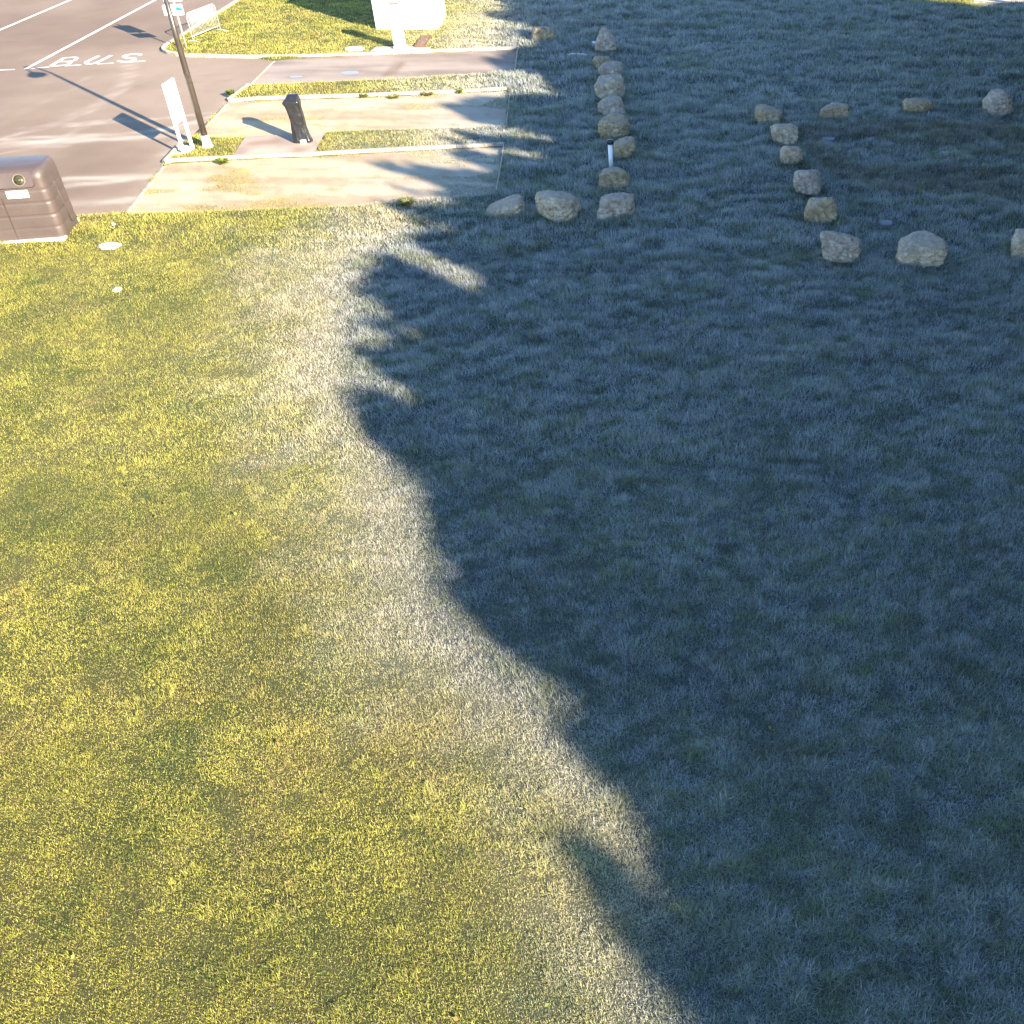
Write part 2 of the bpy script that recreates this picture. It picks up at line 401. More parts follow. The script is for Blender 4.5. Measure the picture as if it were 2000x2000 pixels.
strip(bm, smooth_line(P((274.5, 108.6), (272, 106.3), (262, 106), (248, 108), (243, 110.5), (246, 113), (258, 114.2), (263, 116.4), (260, 119), (250, 121), (238, 121), (231, 119.2))), .14)
tag(bm_obj('bus_lettering', bm, m_paint), kind='structure')

BLB = ((1041, 55, 1088, 87), (1163, 57, 1205, 113), (1170, 126, 1218, 161), (1164, 152, 1221, 201), (1168, 193, 1223, 235), (1170, 228, 1231, 279), (1198, 276, 1243, 320), (1170, 334, 1231, 379), (1170, 384, 1240, 439), (1050, 383, 1133, 443), (950, 389, 1028, 433), (1473, 212, 1527, 249), (1504, 246, 1558, 288), (1522, 287, 1569, 331), (1548, 336, 1603, 386), (1569, 388, 1632, 446), (1599, 456, 1677, 522), (1748, 470, 1837, 528), (1966, 457, 2036, 513), (1599, 207, 1657, 239), (1761, 197, 1822, 231), (1916, 181, 1976, 231))
# ------------------------------------------------------------------ grass: blades as one mesh
m_blade = attr_mat('grass blades', amp=0, rough=.75, transl=.38, spec=.2)
def blades(n, x0, x1, y0, y1, L0, L1, w, detail, margin=2.5):
    x = rng.uniform(x0, x1, n); y = rng.uniform(y0, y1, n)
    dep = y*math.cos(PITCH)+CAMH*math.sin(PITCH)
    keep = (x > -1376/2040*dep-margin) & (x < 624/2040*dep+margin)
    s = look(sd_hard, x, y)
    jag = (vn[1].fbm(x, y, .18, 3)-.5)*.3
    keep &= (s+jag > .0)
    keep &= ~((vn[3](x, y*1.3, .07) < .05) & (y < 12) & (rng.random(n) < .9))      # small worn pits in the turf
    # tufts growing in the sand bays, denser near the far end
    ss = look(sd_sand, x, y)
    tuft = vn[2].fbm(x*.5, y*1.5, .8, 4)+.10*sstep(-8, -5.5, x)+.17*sstep(-.38, -.03, ss)*vn[0].fbm(x, y, .5, 2)*1.6
    sandy = (ss < .02) & (s < .02) & (tuft > .60) & (rng.random(n) < .75*sstep(.60, .76, tuft))
    keep |= sandy & (x > -1376/2040*dep-margin)
    x = x[keep]; y = y[keep]; sandy = sandy[keep]; n = len(x)
    far = sstep(9, 24, y); fr = frost_at(x, y); s_sh = look(sd_shade, x, y)
    clump = vn[4].fbm(x, y, .32, 3); tus = vn[3].fbm(x*.8, y*1.15, .9, 4)
    L = rng.uniform(L0, L1, n)*(.62+.76*clump)*(.75+.5*tus)
    tall = (vn[7].fbm(x, y, .22, 2) > .74); L = L*(.75+.5*vn[7].fbm(x*.55, y*1.25, .34, 3)*sstep(.5, -1, s_sh)*2)
    L = np.minimum(np.where(tall, L*1.7, L)*np.where(rng.random(n) < .03, 1.7, 1), .16+.03*far)
    L = np.where(sandy, L*.45, L)*(1-.30*sstep(-.5, 2.5, s_sh))
    z0 = np.where(sandy, .002, ground_z(x, y)-.006)
    az = rng.uniform(0, 2*np.pi, n)+(vn[5].fbm(x, y, .5, 2)-.5)*2
    lean = np.radians(rng.uniform(12, 72, n))
    wv = w*rng.uniform(.6, 1.4, n)
    leaf = (rng.random(n) < .18*sstep(.5, .62, vn[6].fbm(x, y, .45, 3))*(y < 16))   # broad clover and weed leaves
    wv = np.where(leaf, w*3.2, wv); L = np.where(leaf, L*.5, L); lean = np.where(leaf, np.radians(rng.uniform(50, 85, n)), lean)
    d = np.stack([np.cos(az)*np.sin(lean), np.sin(az)*np.sin(lean), np.cos(lean)], -1)
    sid = np.stack([-np.sin(az), np.cos(az), np.zeros(n)], -1)
    tw = rng.uniform(-.7, .7, n); sid = sid*np.cos(tw)[:, None]; sid[:, 2] = np.sin(tw)
    b = np.stack([x, y, z0], -1)
    # colours
    r = rng.random(n); pn = vn[5].fbm(x, y, 2.2, 4); pn2 = vn[2].fbm(x, y, .6, 4); dry = vn[0].fbm(x+40, y, 1.2, 4)
    c = mixc(C(.26, .265, .055), C(.52, .475, .105), sstep(.25, .75, pn*.6+r*.45))
    c = mixc(c, C(.075, .125, .03), sstep(.55, .75, pn2*.7+rng.random(n)*.3))
    c = mixc(c, C(.45, .34, .15), (rng.random(n) < .10+.30*sstep(.52, .70, dry))*(.35+.5*rng.random(n)))
    c = mixc(c, C(.16, .09, .05), (rng.random(n) < .05+.12*sstep(.55, .7, dry))*.8)
    c = np.where(leaf[:, None], c*C(1.0, 1.25, 1.1), c)
    crest = sstep(.30, .66, .30*vn[6].fbm(x*.7, y*1.2, .15, 2)+np.where(y < 12, .50*vn[7].fbm(x*.8, y*1.1, .13, 3), np.where(y < 20, .50*vn[7].fbm(x*.6, y*1.25, .2, 3), .50*vn[7].fbm(x*.55, y*1.25, .30, 3)))+.20*clump)
    bare = sstep(.62, .74, vn[1].fbm(x, y, 1.4, 4))*.05+.36*sstep(17, 5, y)+.10*sstep(3, 9, x)
    dB = np.full(n, 9.0)
    for bx0, by0, bx1, by1 in BLB:                       # frost thinned close around each boulder
        q_ = gp((bx0+bx1)/2, by1-2); dB = np.minimum(dB, np.hypot(x-q_[0], (y-q_[1]-.25)))
    brn = sstep(.42, .6, vn[2].fbm(x*.7, y, 1.2, 4))*inside(P((1560, 250), (2080, 238), (2080, 400), (1720, 385), (1600, 330), (1550, 290)), x, y)
    hit = fr*(rng.random(n)**.8)*(.42+1.05*crest)*(1-bare)*(.5+.5*sstep(.25, .75, dB))*(1-.5*brn)
    hit = np.maximum(hit, fr**1.3*rng.random(n)**.4*.95*sstep(-.2, .5, s_sh))
    c = mixc(c, c*C(.42, .55, .95)+C(.0, .003, .006), np.clip(fr*sstep(.9, -.2, s_sh)*1.2, 0, 1))       # turf inside the tree shade darkened and blued, shade painted into its colour
    c = mixc(c, C(.19, .12, .10), brn*.8*rng.random(n))
    FR = mixc(np.broadcast_to(FROST, (n, 3)), np.broadcast_to(FROST_LIT, (n, 3)), .85*sstep(-.4, .6, s_sh))  # frost warmed and brightened past the shade edge, sunlight put into its colour
    L_ = None
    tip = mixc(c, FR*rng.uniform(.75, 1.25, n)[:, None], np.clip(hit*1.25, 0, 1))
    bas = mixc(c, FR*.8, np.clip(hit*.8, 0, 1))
    if detail:
        mid = b+d*(L*.55)[:, None]; d2 = d.copy(); d2[:, 2] -= .45; d2 /= np.linalg.norm(d2, axis=1)[:, None]
        tp = mid+d2*(L*.5)[:, None]; hw = sid*(wv/2)[:, None]
        co = np.stack([b-hw, b+hw, mid+hw*.85, mid-hw*.85, tp], 1).reshape(-1, 3)
        i = np.arange(n)*5
        q = np.stack([i, i+1, i+2, i+3], -1); t = np.stack([i+3, i+2, i+4], -1)
        col = np.stack([bas, bas, (bas+tip)/2, (bas+tip)/2, tip], 1).reshape(-1, 3)
        return co, q, t, col
    hw = sid*(wv/2)[:, None]
    co = np.stack([b-hw, b+hw, b+d*L[:, None]], 1).reshape(-1, 3); i = np.arange(n)*3
    return co, None, np.stack([i, i+1, i+2], -1), np.stack([bas, bas, tip], 1).reshape(-1, 3)
DENS = 1.0
def zone(dens, x0, x1, y0, y1, *a, **k):
    return blades(int(dens*DENS*(x1-x0)*(y1-y0)), x0, x1, y0, y1, *a, **k)
parts = [zone(10500, -11, 6, 2.8, 8, .035, .075, .0045, True),
         zone(7000, -14, 8, 8, 13, .045, .08, .0062, False),
         zone(3900, -20, 10, 13, 21, .055, .10, .0085, False),
         zone(1900, -27, 14, 21, 32, .07, .125, .013, False),
         zone(900, -30, 18, 32, 54, .08, .15, .020, False)]
cos, qs, ts, cols = [], [], [], []; off = 0
for co, q, t, col in parts:
    cos.append(co); cols.append(col); ts.append(t+off)
    if q is not None: qs.append(q+off)
    off += len(co)
print('GRASS verts', off)
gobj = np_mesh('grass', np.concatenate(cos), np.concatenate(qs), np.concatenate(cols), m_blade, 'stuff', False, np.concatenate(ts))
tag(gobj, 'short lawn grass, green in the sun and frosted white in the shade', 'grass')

n = 110; lx_ = rng.uniform(-9, 1.5, n); ly_ = rng.uniform(3.5, 14, n); a_ = rng.uniform(0, 6.28, n); sz_ = rng.uniform(.012, .03, n)
c_ = np.stack([lx_, ly_, ground_z(lx_, ly_)+rng.uniform(.03, .06, n)], -1)
u_ = np.stack([np.cos(a_), np.sin(a_), rng.uniform(-.4, .4, n)], -1)*sz_[:, None]; v_ = np.stack([-np.sin(a_), np.cos(a_), rng.uniform(-.3, .3, n)], -1)*(sz_*.7)[:, None]
co_ = np.stack([c_-u_, c_-v_, c_+u_, c_+v_], 1).reshape(-1, 3); i_ = np.arange(n)*4
cl_ = np.array([C(.34, .30, .08), C(.30, .20, .07), C(.22, .12, .06), C(.42, .45, .10)])[rng.integers(0, 4, n)]
tag(np_mesh('fallen_leaves', co_, np.stack([i_, i_+1, i_+2, i_+3], -1), np.repeat(cl_, 4, 0), m_blade, 'stuff', False), 'tiny yellow and brown leaves scattered over the near lawn', 'leaves')

# ------------------------------------------------------------------ boulders
def stone_mat(name, c0, c1, c2):
    m, N, L, b = new_mat(name)
    tc = N.new('ShaderNodeTexCoord'); ge = N.new('ShaderNodeNewGeometry')
    n = N.new('ShaderNodeTexNoise'); n.inputs['Scale'].default_value = 3.5; n.inputs['Detail'].default_value = 8; n.inputs['Roughness'].default_value = .7
    n.inputs['Distortion'].default_value = .6; L.new(tc.outputs['Object'], n.inputs['Vector'])
    r = ramp(N, [(.3, c0), (.5, c1), (.68, c2)]); L.new(n.outputs['Fac'], r.inputs[0])
    n2 = N.new('ShaderNodeTexNoise'); n2.inputs['Scale'].default_value = 11; n2.inputs['Detail'].default_value = 6; n2.inputs['Roughness'].default_value = .75
    L.new(tc.outputs['Object'], n2.inputs['Vector'])
    mx = N.new('ShaderNodeMix'); mx.data_type = 'RGBA'; mx.blend_type = 'MULTIPLY'; mx.inputs[0].default_value = 1
    r2 = ramp(N, [(.36, (.58, .55, .52)), (.60, (1.15, 1.15, 1.15))]); L.new(n2.outputs['Fac'], r2.inputs[0])
    L.new(r.outputs[0], mx.inputs[6]); L.new(r2.outputs[0], mx.inputs[7])
    # grey weathering and frost on the upward faces
    sx = N.new('ShaderNodeSeparateXYZ'); L.new(ge.outputs['Normal'], sx.inputs[0])
    ad = N.new('ShaderNodeMath'); ad.operation = 'MULTIPLY_ADD'; ad.inputs[1].default_value = .7; L.new(sx.outputs[2], ad.inputs[0]); L.new(n2.outputs['Fac'], ad.inputs[2])
    r3 = ramp(N, [(.8, (0, 0, 0)), (1.05, (.6, .6, .6))]); L.new(ad.outputs[0], r3.inputs[0])
    m2 = N.new('ShaderNodeMix'); m2.data_type = 'RGBA'; L.new(r3.outputs[0], m2.inputs[0]); L.new(mx.outputs[2], m2.inputs[6]); m2.inputs[7].default_value = (.30, .255, .21, 1)
    L.new(m2.outputs[2], b.inputs['Base Color']); b.inputs['Roughness'].default_value = .9; b.inputs['Specular IOR Level'].default_value = .2
    bp = N.new('ShaderNodeBump'); bp.inputs['Strength'].default_value = .9; bp.inputs['Distance'].default_value = .06
    L.new(n2.outputs['Fac'], bp.inputs['Height']); L.new(bp.outputs[0], b.inputs['Normal'])
    return m
m_st = [stone_mat('limestone cream', (.33, .25, .17), (.50, .40, .28), (.66, .56, .43)),
        stone_mat('limestone ochre', (.28, .205, .12), (.42, .32, .195), (.54, .44, .29)),
        stone_mat('limestone grey', (.29, .23, .18), (.42, .345, .28), (.60, .52, .43))]
def boulder(bb, seed, mi, label, kind='block', depth=.8):
    x0, y0, x1, y1 = bb; r_ = random.Random(seed)
    xc = (x0+x1)/2; fx_, fy_ = gp(xc, y1-1)
    dist = fy_*math.cos(PITCH)+(CAMH-.2)*math.sin(PITCH)
    w = (x1-x0)*dist/FPX; d = w*depth; cy = fy_+d*.40; cx = fx_*(cy/fy_)**.95
    h = hgt(cx, cy+.10*d, y0)
    if seed == 11: r_ = random.Random(311)
    if seed == 18: r_ = random.Random(418)
    pl = []
    for ax in ((1, 0, 0), (-1, 0, 0), (0, 1, 0), (0, -1, 0), (0, 0, 1), (0, 0, -1)):
        v = Vector(ax)+Vector([r_.uniform(-.22, .22) for _ in range(3)]); pl.append((v.normalized(), r_.uniform(.82, .98)))
    for _ in range(9):
        v = Vector((r_.gauss(0, 1), r_.gauss(0, 1), r_.gauss(.2, .8))).normalized(); pl.append((v, r_.uniform(.86, 1.06)))
    if kind == 'slope': pl += [(Vector((-.75, -.1, .75)).normalized(), .48), (Vector((-.5, -.5, .6)).normalized(), .72)]
    if kind == 'sloper': pl += [(Vector((.45, -.1, .8)).normalized(), .62)]
    if kind == 'point': pl += [(Vector((-.85, 0, .5)).normalized(), .60), (Vector((.85, 0, .5)).normalized(), .60), (Vector((0, -.8, .6)).normalized(), .75), (Vector((.0, .6, .6)).normalized(), .8)]
    if kind == 'pyramid': pl += [(Vector((-.75, -.3, .5)).normalized(), .55), (Vector((.8, .1, .45)).normalized(), .70), (Vector((-.2, -.9, .35)).normalized(), .78)]
    if kind == 'wide': pl += [(Vector((-.7, 0, .7)).normalized(), .68), (Vector((.7, 0, .7)).normalized(), .68)]
    bm = bmesh.new(); bmesh.ops.create_icosphere(bm, subdivisions=5, radius=1)
    o3 = Vector((seed*3.1, seed*1.7, seed*.9)); pw = 6 if kind == 'round' else 8
    gdir = Vector((r_.uniform(-.5, .5), r_.uniform(-.5, .5), 1)).normalized()
    for v in bm.verts:
        n = v.co.normalized(); a = 0
        for q, dd in pl:
            t = n.dot(q)/dd
            if t > 0: a += t**pw
        r = a**(-1/pw)
        r *= 1+.10*mnoise.fractal(n*1.6+o3, .9, 2.1, 3)+.06*mnoise.fractal(n*6+o3, .75, 2.2, 5)
        cr = abs(mnoise.noise(n*2.3+o3*.7)); r *= 1-(.16 if seed == 18 else .09)*math.exp(-(cr/.06)**2)
        v.co = n*r
    mn = [min(v.co[i] for v in bm.verts) for i in range(3)]; mxx = [max(v.co[i] for v in bm.verts) for i in range(3)]
    sink = .10*h
    for v in bm.verts:
        c = [(v.co[i]-mn[i])/(mxx[i]-mn[i]) for i in range(3)]
        g_s = 1.10 if seed in (10, 11, 18, 19) else 1.03
        v.co = Vector(((c[0]-.5)*w*g_s, (c[1]-.5)*d, c[2]*(h*g_s+sink+.05)-sink))
    o = bm_obj('boulder', bm, m_st[mi], None, True); o.location = (cx, cy, .03)
    o['label'] = label; o['category'] = 'boulder'; o['group'] = 'boulders set out in rows on the lawn'
    return (cx, cy, w, d)
BL = [
 ((1041, 55, 1088, 87), 1, 1, 'cream boulder standing alone just beyond the far end of the concrete bay', 'block'),
 ((1163, 57, 1205, 113), 2, 2, 'tall pointed boulder, farthest of the long left column', 'point'),
 ((1160, 113, 1195, 140), 3, 1, 'small yellowish boulder mostly hidden, right behind the pointed boulder\'s foot', 'block'),
 ((1170, 126, 1218, 161), 4, 2, 'pale ridged boulder, third from the far end of the left column', 'round'),
 ((1164, 152, 1221, 201), 5, 0, 'cream boulder with pale front face, fourth from the far end of the left column', 'block'),
 ((1168, 193, 1223, 235), 6, 2, 'grey boulder partly hidden behind the big one in the middle of the left column', 'round'),
 ((1170, 228, 1231, 279), 7, 1, 'big brown boulder directly behind the black cap of the white post', 'block'),
 ((1198, 276, 1243, 320), 8, 1, 'ochre boulder to the right of the white post', 'block'),
 ((1170, 334, 1231, 379), 9, 1, 'flat-topped ochre boulder at the foot of the white post', 'block'),
 ((1170, 384, 1240, 439), 10, 2, 'brownish grey boulder at the near end of the left column', 'round'),
 ((1050, 383, 1133, 443), 11, 0, 'largest pale rounded boulder with frosted top, middle of the near left trio', 'round'),
 ((950, 389, 1028, 433), 12, 0, 'cream boulder sloping down to its left, nearest the sand bay', 'slope'),
 ((1473, 212, 1527, 249), 13, 1, 'yellowish boulder sloping to the right, far corner of the right enclosure', 'sloper'),
 ((1504, 246, 1558, 288), 14, 0, 'ridged boulder second from the far corner of the right column', 'round'),
 ((1522, 287, 1569, 331), 15, 0, 'squarish light boulder third from the far corner of the right column', 'block'),
 ((1548, 336, 1603, 386), 16, 2, 'round pinkish grey boulder in the middle of the right column', 'round'),
 ((1569, 388, 1632, 446), 17, 1, 'brown craggy boulder just behind the big grooved corner boulder', 'block'),
 ((1599, 456, 1677, 522), 18, 2, 'big pale boulder with a dark groove, near corner of the right enclosure', 'block'),
 ((1748, 470, 1837, 528), 19, 0, 'broad cream boulder with sloping shoulders, front row of the right enclosure', 'round'),
 ((1966, 457, 2036, 513), 20, 0, 'pale boulder cut by the right edge of the photo', 'block'),
 ((1599, 207, 1657, 239), 21, 1, 'low oblong yellowish boulder second in the far row on the right', 'block'),
 ((1761, 197, 1822, 231), 22, 1, 'low domed boulder third in the far row on the right', 'round'),
 ((1916, 181, 1976, 231), 23, 2, 'grey and white pyramid-shaped boulder at the right end of the far row', 'pyramid')]
for bb, s, mi, lab, kd in BL: boulder(bb, s, mi, lab, kd, .8 if s not in (21, 22) else .6)

# ------------------------------------------------------------------ street furniture
m_white = noise_mat('white enamel', (.74, .75, .76), (.82, .82, .82), scale=3, rough=.35, bump=0, spec=.5)
m_cast = noise_mat('white cast base', (.62, .60, .56), (.76, .74, .70), scale=9, rough=.7, bump=.15)
m_pole = noise_mat('brown grey painted steel', (.045, .034, .027), (.062, .05, .042), scale=5, rough=.3, bump=.03, metal=.2, spec=.6)
m_galv = noise_mat('galvanised steel', (.52, .50, .46), (.68, .66, .62), scale=12, rough=.42, bump=.05, metal=.45, spec=.5)
m_black = noise_mat('black plastic cap', (.02, .02, .022), (.035, .035, .04), scale=8, rough=.4, bump=.05)
m_blue = noise_mat('sign blue', (.02, .12, .42), (.025, .15, .50), scale=4, rough=.4, bump=0)
m_grey = noise_mat('grey edge strip', (.42, .45, .5), (.55, .58, .62), scale=6, rough=.45, bump=0)

# street lamp
lx, ly = gp(407, 291); LH = 4.7
lamp = tag(empty('street_lamp', (lx, ly, .05)), 'tall brown-grey lamp post in a white base beside the white info board', 'street lamp')
bm = bmesh.new(); add_tube(bm, [(0, 0, .2), (0, 0, 1.3), (0, 0, 2.6), (0, 0, LH-.6)], [.082, .078, .07, .052], 24)
pole = bm_obj('pole', bm, m_pole, lamp, True)
bm = bmesh.new(); add_tube(bm, [(0, 0, -.06), (0, 0, .0), (0, 0, .04), (0, 0, .09), (0, 0, .30), (0, 0, .31)], [.17, .17, .13, .115, .10, .086], 24)
bm_obj('base', bm, m_cast, lamp, False)
bm = bmesh.new()
for z in (1.62, 1.86): add_tube(bm, [(0, 0, z), (0, 0, z+.02)], .082, 20)
add_box(bm, (.045, -.064, 1.74), (.05, .02, .2), Matrix.Rotation(-.6, 4, 'Z'), .004)
bm_obj('access_door', bm, m_pole, pole)
ad_ = Vector((-math.sin(SUN_AZ+.1), math.cos(SUN_AZ+.1), 0)); sd_ = Vector((ad_.y, -ad_.x, 0))*-1
arm_d = (Vector((-.75, .2, 0))).normalized()
bm = bmesh.new(); arc = []
for k in range(15):
    a = math.pi*k/14*.95; arc.append(Vector((0, 0, LH-.62))+arm_d*(.42*(1-math.cos(a)))+Vector((0, 0, .55*math.sin(a))))
add_tube(bm, arc, [.045-.0012*k for k in range(15)], 12)
bm_obj('arm', bm, m_pole, lamp, True)
e = arc[-1]; bm = bmesh.new()
add_tube(bm, [e+Vector((0, 0, z)) for z in (.04, 0, -.06, -.16, -.20, -.24)], [.03, .06, .16, .27, .28, .24], 24)
bm_obj('lamp_head', bm, m_pole, lamp, True)

# information board, seen almost edge-on
f0 = Vector((*gp(360, 302), 0)); f1 = Vector((*gp(376, 288.5), 0)); mid = (f0+f1)/2; wB = (f1-f0).length
ib = tag(empty('info_board', (mid.x, mid.y, .03), math.atan2((f1-f0).y, (f1-f0).x)), 'narrow white board on two white legs beside the lamp post', 'board')
for s in (-1, 1):
    bm = bmesh.new(); add_box(bm, (s*wB/2, 0, .86), (.055, .075, 1.74), None, .008); bm_obj('leg', bm, m_white, ib)
bm = bmesh.new(); add_box(bm, (0, 0, 1.22), (wB-.058, .045, .92), None, .006); bm_obj('panel', bm, m_white, ib)
bm = bmesh.new(); add_box(bm, (0, 0, 1.705), (wB-.058, .068, .045), None, .004); bm_obj('top_rail', bm, m_grey, ib)
bm = bmesh.new(); add_box(bm, (0, 0, .742), (wB-.058, .06, .028), None, .004); bm_obj('bottom_rail', bm, m_grey, ib)

# black bin bag pulled over a terminal
m_bag, N, L, b = new_mat('black bin liner')
tc = N.new('ShaderNodeTexCoord'); n = N.new('ShaderNodeTexNoise'); n.inputs['Scale'].default_value = 4.5; n.inputs['Detail'].default_value = 3; n.inputs['Distortion'].default_value = 1.2
mp = N.new('ShaderNodeMapping'); mp.inputs['Scale'].default_value = (1.6, 1.6, .8); mp.inputs['Rotation'].default_value = (0, .35, 0)
L.new(tc.outputs['Object'], mp.inputs[0]); L.new(mp.outputs[0], n.inputs['Vector'])
bp = N.new('ShaderNodeBump'); bp.inputs['Strength'].default_value = .6; bp.inputs['Distance'].default_value = .05
L.new(n.outputs['Fac'], bp.inputs['Height']); L.new(bp.outputs[0], b.inputs['Normal'])
r = ramp(N, [(.3, (.010, .0105, .013)), (.7, (.02, .021, .024))]); L.new(n.outputs['Fac'], r.inputs[0]); L.new(r.outputs[0], b.inputs['Base Color'])
b.inputs['Roughness'].default_value = .28; b.inputs['Specular IOR Level'].default_value = .6
bx, by = gp(591, 279)
bag = tag(empty('covered_terminal', (bx, by, .035), math.radians(8)), 'waist-high terminal wrapped in a crumpled black plastic bag on the concrete apron', 'terminal')
prof = [(.0, .25, .15, .03, 0), (.05, .245, .15, .03, 0), (.14, .22, .14, .02, 0), (.35, .19, .13, .0, 0), (.55, .175, .13, -.01, 0), (.75, .18, .14, -.015, 0), (.92, .195, .15, -.03, 0), (1.02, .225, .17, -.05, 0), (1.05, .22, .175, -.045, 0), (1.12, .17, .13, -.01, .02), (1.2, .14, .07, .01, .05), (1.215, .10, .02, .01, .05)]
verts = []; K = 40; nl = []
zz = [p[0] for p in prof]
for i in range(len(prof)-1):
    for k in range(5 if i < len(prof)-2 else 3): nl.append([prof[i][j]+(prof[i+1][j]-prof[i][j])*k/(5 if i < len(prof)-2 else 3) for j in range(5)])
nl.append(list(prof[-1]))
for (z, a, c, ox, oy) in nl:
    for k in range(K):
        t = 2*math.pi*k/K; ct, st = math.cos(t), math.sin(t); e_ = .5
        p = Vector((ox+a*math.copysign(abs(ct)**e_, ct), oy+c*math.copysign(abs(st)**e_, st), z))
        if z < 1.15:
            fold = .022*mnoise.noise(Vector((ct*2.2, st*2.2, z*2.4+ct*1.2)))+.012*mnoise.noise(Vector((ct*5, st*5, z*7)))
            p += Vector((ct, st, 0))*fold
        if z == 0: p.z += .03*abs(mnoise.noise(Vector((ct*2, st*2, 5))))
        verts.append(p)
faces = [(i*K+k, i*K+(k+1) % K, (i+1)*K+(k+1) % K, (i+1)*K+k) for i in range(len(nl)-1) for k in range(K)]
faces.append(tuple((len(nl)-1)*K+k for k in range(K)))
mesh_obj('plastic_bag', verts, faces, m_bag, bag, True)
bm = bmesh.new(); add_box(bm, (.06, -.155, .045), (.15, .10, .09), None, .015); bm_obj('foot', bm, m_cast, bag)

# crowd barrier
b0 = Vector((*gp(379, 85), 0)); b1 = Vector((*gp(432, 63), 0)); bl = (b1-b0).length
br = tag(empty('crowd_barrier', ((b0+b1)/2).to_tuple()[:2]+(.06,), math.atan2((b1-b0).y, (b1-b0).x)), 'galvanised crowd barrier with upright bars standing on the grass corner', 'barrier')
hw, hh, cr = bl/2, .90, .16; fr_ = []
def arcp(cx_, cz_, a0, a1): return [(cx_+cr*math.cos(a0+(a1-a0)*k/6), 0, cz_+cr*math.sin(a0+(a1-a0)*k/6)) for k in range(7)]
fr_ = [(-hw, 0, -.02)]+arcp(-hw+cr, hh-cr, math.pi, math.pi/2)+arcp(hw-cr, hh-cr, math.pi/2, 0)+[(hw, 0, -.02)]
bm = bmesh.new(); add_tube(bm, fr_, .021, 10); add_tube(bm, [(-hw, 0, .17), (hw, 0, .17)], .018, 10); bm_obj('frame', bm, m_galv, br, True)
for k in range(20):
    x = -hw+.12+(2*hw-.24)*k/19
    bm = bmesh.new(); add_tube(bm, [(x, 0, .17), (x, 0, hh-.01)], .0085, 6); bm_obj('bar', bm, m_galv, br, True)
for s in (-1, 1):
    bm = bmesh.new(); add_tube(bm, [(s*hw, -.26, -.01), (s*hw, -.1, .03), (s*hw, .1, .03), (s*hw, .26, -.01)], .016, 8); bm_obj('foot', bm, m_galv, br, True)

# sign on a thin pole behind the lamp post
px, py = gp(366, 99.5)
sg = tag(empty('sign_post', (px, py, .05), math.radians(14)), 'white sign panels, the upper blue-bordered, on a thin pole in the grass', 'sign')
hp1, hp0 = hgt(px, py, 8)-.05, hgt(px, py, 29)-.05
bm = bmesh.new(); add_tube(bm, [(0, 0, 0), (0, 0, 2.25)], .03, 12); bm_obj('pole', bm, m_galv, sg, True)
def rrect(w, h, th, cz, r, y0):
    pts = []
    for sx, sz, a0 in ((1, 1, 0), (-1, 1, math.pi/2), (-1, -1, math.pi), (1, -1, 1.5*math.pi)):
        for k in range(5):
            a = a0+math.pi/2*k/4; pts.append((sx*(w/2-r)+r*math.cos(a), cz+sz*(h/2-r)+r*math.sin(a)))
    n = len(pts); v = [(p[0], y0-th/2, p[1]) for p in pts]+[(p[0], y0+th/2, p[1]) for p in pts]
    f = [tuple(range(n)), tuple(range(2*n-1, n-1, -1))]+[(i, i+n, (i+1) % n+n, (i+1) % n) for i in range(n)]
    return v, f
hc = (hp0+hp1)/2; hh2 = hp1-hp0
v, f = rrect(.62, hh2, .02, hc, .04, -.045); v = [(a-.07, b, c) for a, b, c in v]; lowp = mesh_obj('lower_panel', v, f, m_white, sg)
up0 = hgt(px, py, 2)-.05
v, f = rrect(.60, .60, .02, up0+.30, .04, -.045); upp = mesh_obj('upper_panel', v, f, m_white, sg)
v, f = rrect(.50, .50, .004, up0+.30, .03, -.058); mesh_obj('blue_field', v, f, m_blue, upp)
bm = bmesh.new()                                   # white P on the blue field
add_box(bm, (-.10, -.064, up0+.30), (.07, .004, .34)); 
pts = [(-.065, up0+.435), (.04, up0+.435), (.10, up0+.40), (.115, up0+.35), (.10, up0+.30), (.04, up0+.265), (-.065, up0+.265)]
for i in range(6):
    a = Vector((pts[i][0], -.064, pts[i][1])); c2 = Vector((pts[i+1][0], -.064, pts[i+1][1])); dd = c2-a
    add_box(bm, (a+c2)/2, (dd.length+.03, .0035+.0004*i, .06), Matrix.Rotation(-math.atan2(dd.z, dd.x), 4, 'Y'))
bm_obj('letter', bm, m_white, upp)
bm = bmesh.new()                                   # blue camper pictogram, trailer hitch dot below
add_box(bm, (.10, -.058, hc+.03), (.17, .004, .10)); add_box(bm, (.20, -.0585, hc+.01), (.06, .004, .06)); add_box(bm, (.055, -.0575, hc+.065), (.08, .004, .05))
for x in (.07, .18): add_tube(bm, [(x, -.0565, hc-.03), (x, -.0615, hc-.03)], .022, 12)
add_tube(bm, [(.19, -.0565, hc-.085), (.19, -.0615, hc-.085)], .014, 10)
bm_obj('pictogram', bm, m_blue, lowp)

# white post with a black cap among the boulders
qx, qy = gp(1194.5, 338); qh = hgt(qx, qy, 274)
bo = tag(empty('bollard', (qx, qy, .02)), 'slim white post with a black cap between two boulders', 'post')
bm = bmesh.new(); add_tube(bm, [(0, 0, -.05), (0, 0, qh-.1)], .055, 20); bm_obj('post', bm, m_white, bo, True)
bm = bmesh.new(); add_tube(bm, [(0, 0, qh-.11), (0, 0, qh-.105), (0, 0, qh-.04), (0, 0, qh-.01), (0, 0, qh)], [.06, .085, .088, .07, .03], 20); bm_obj('cap', bm, m_black, bo, True)

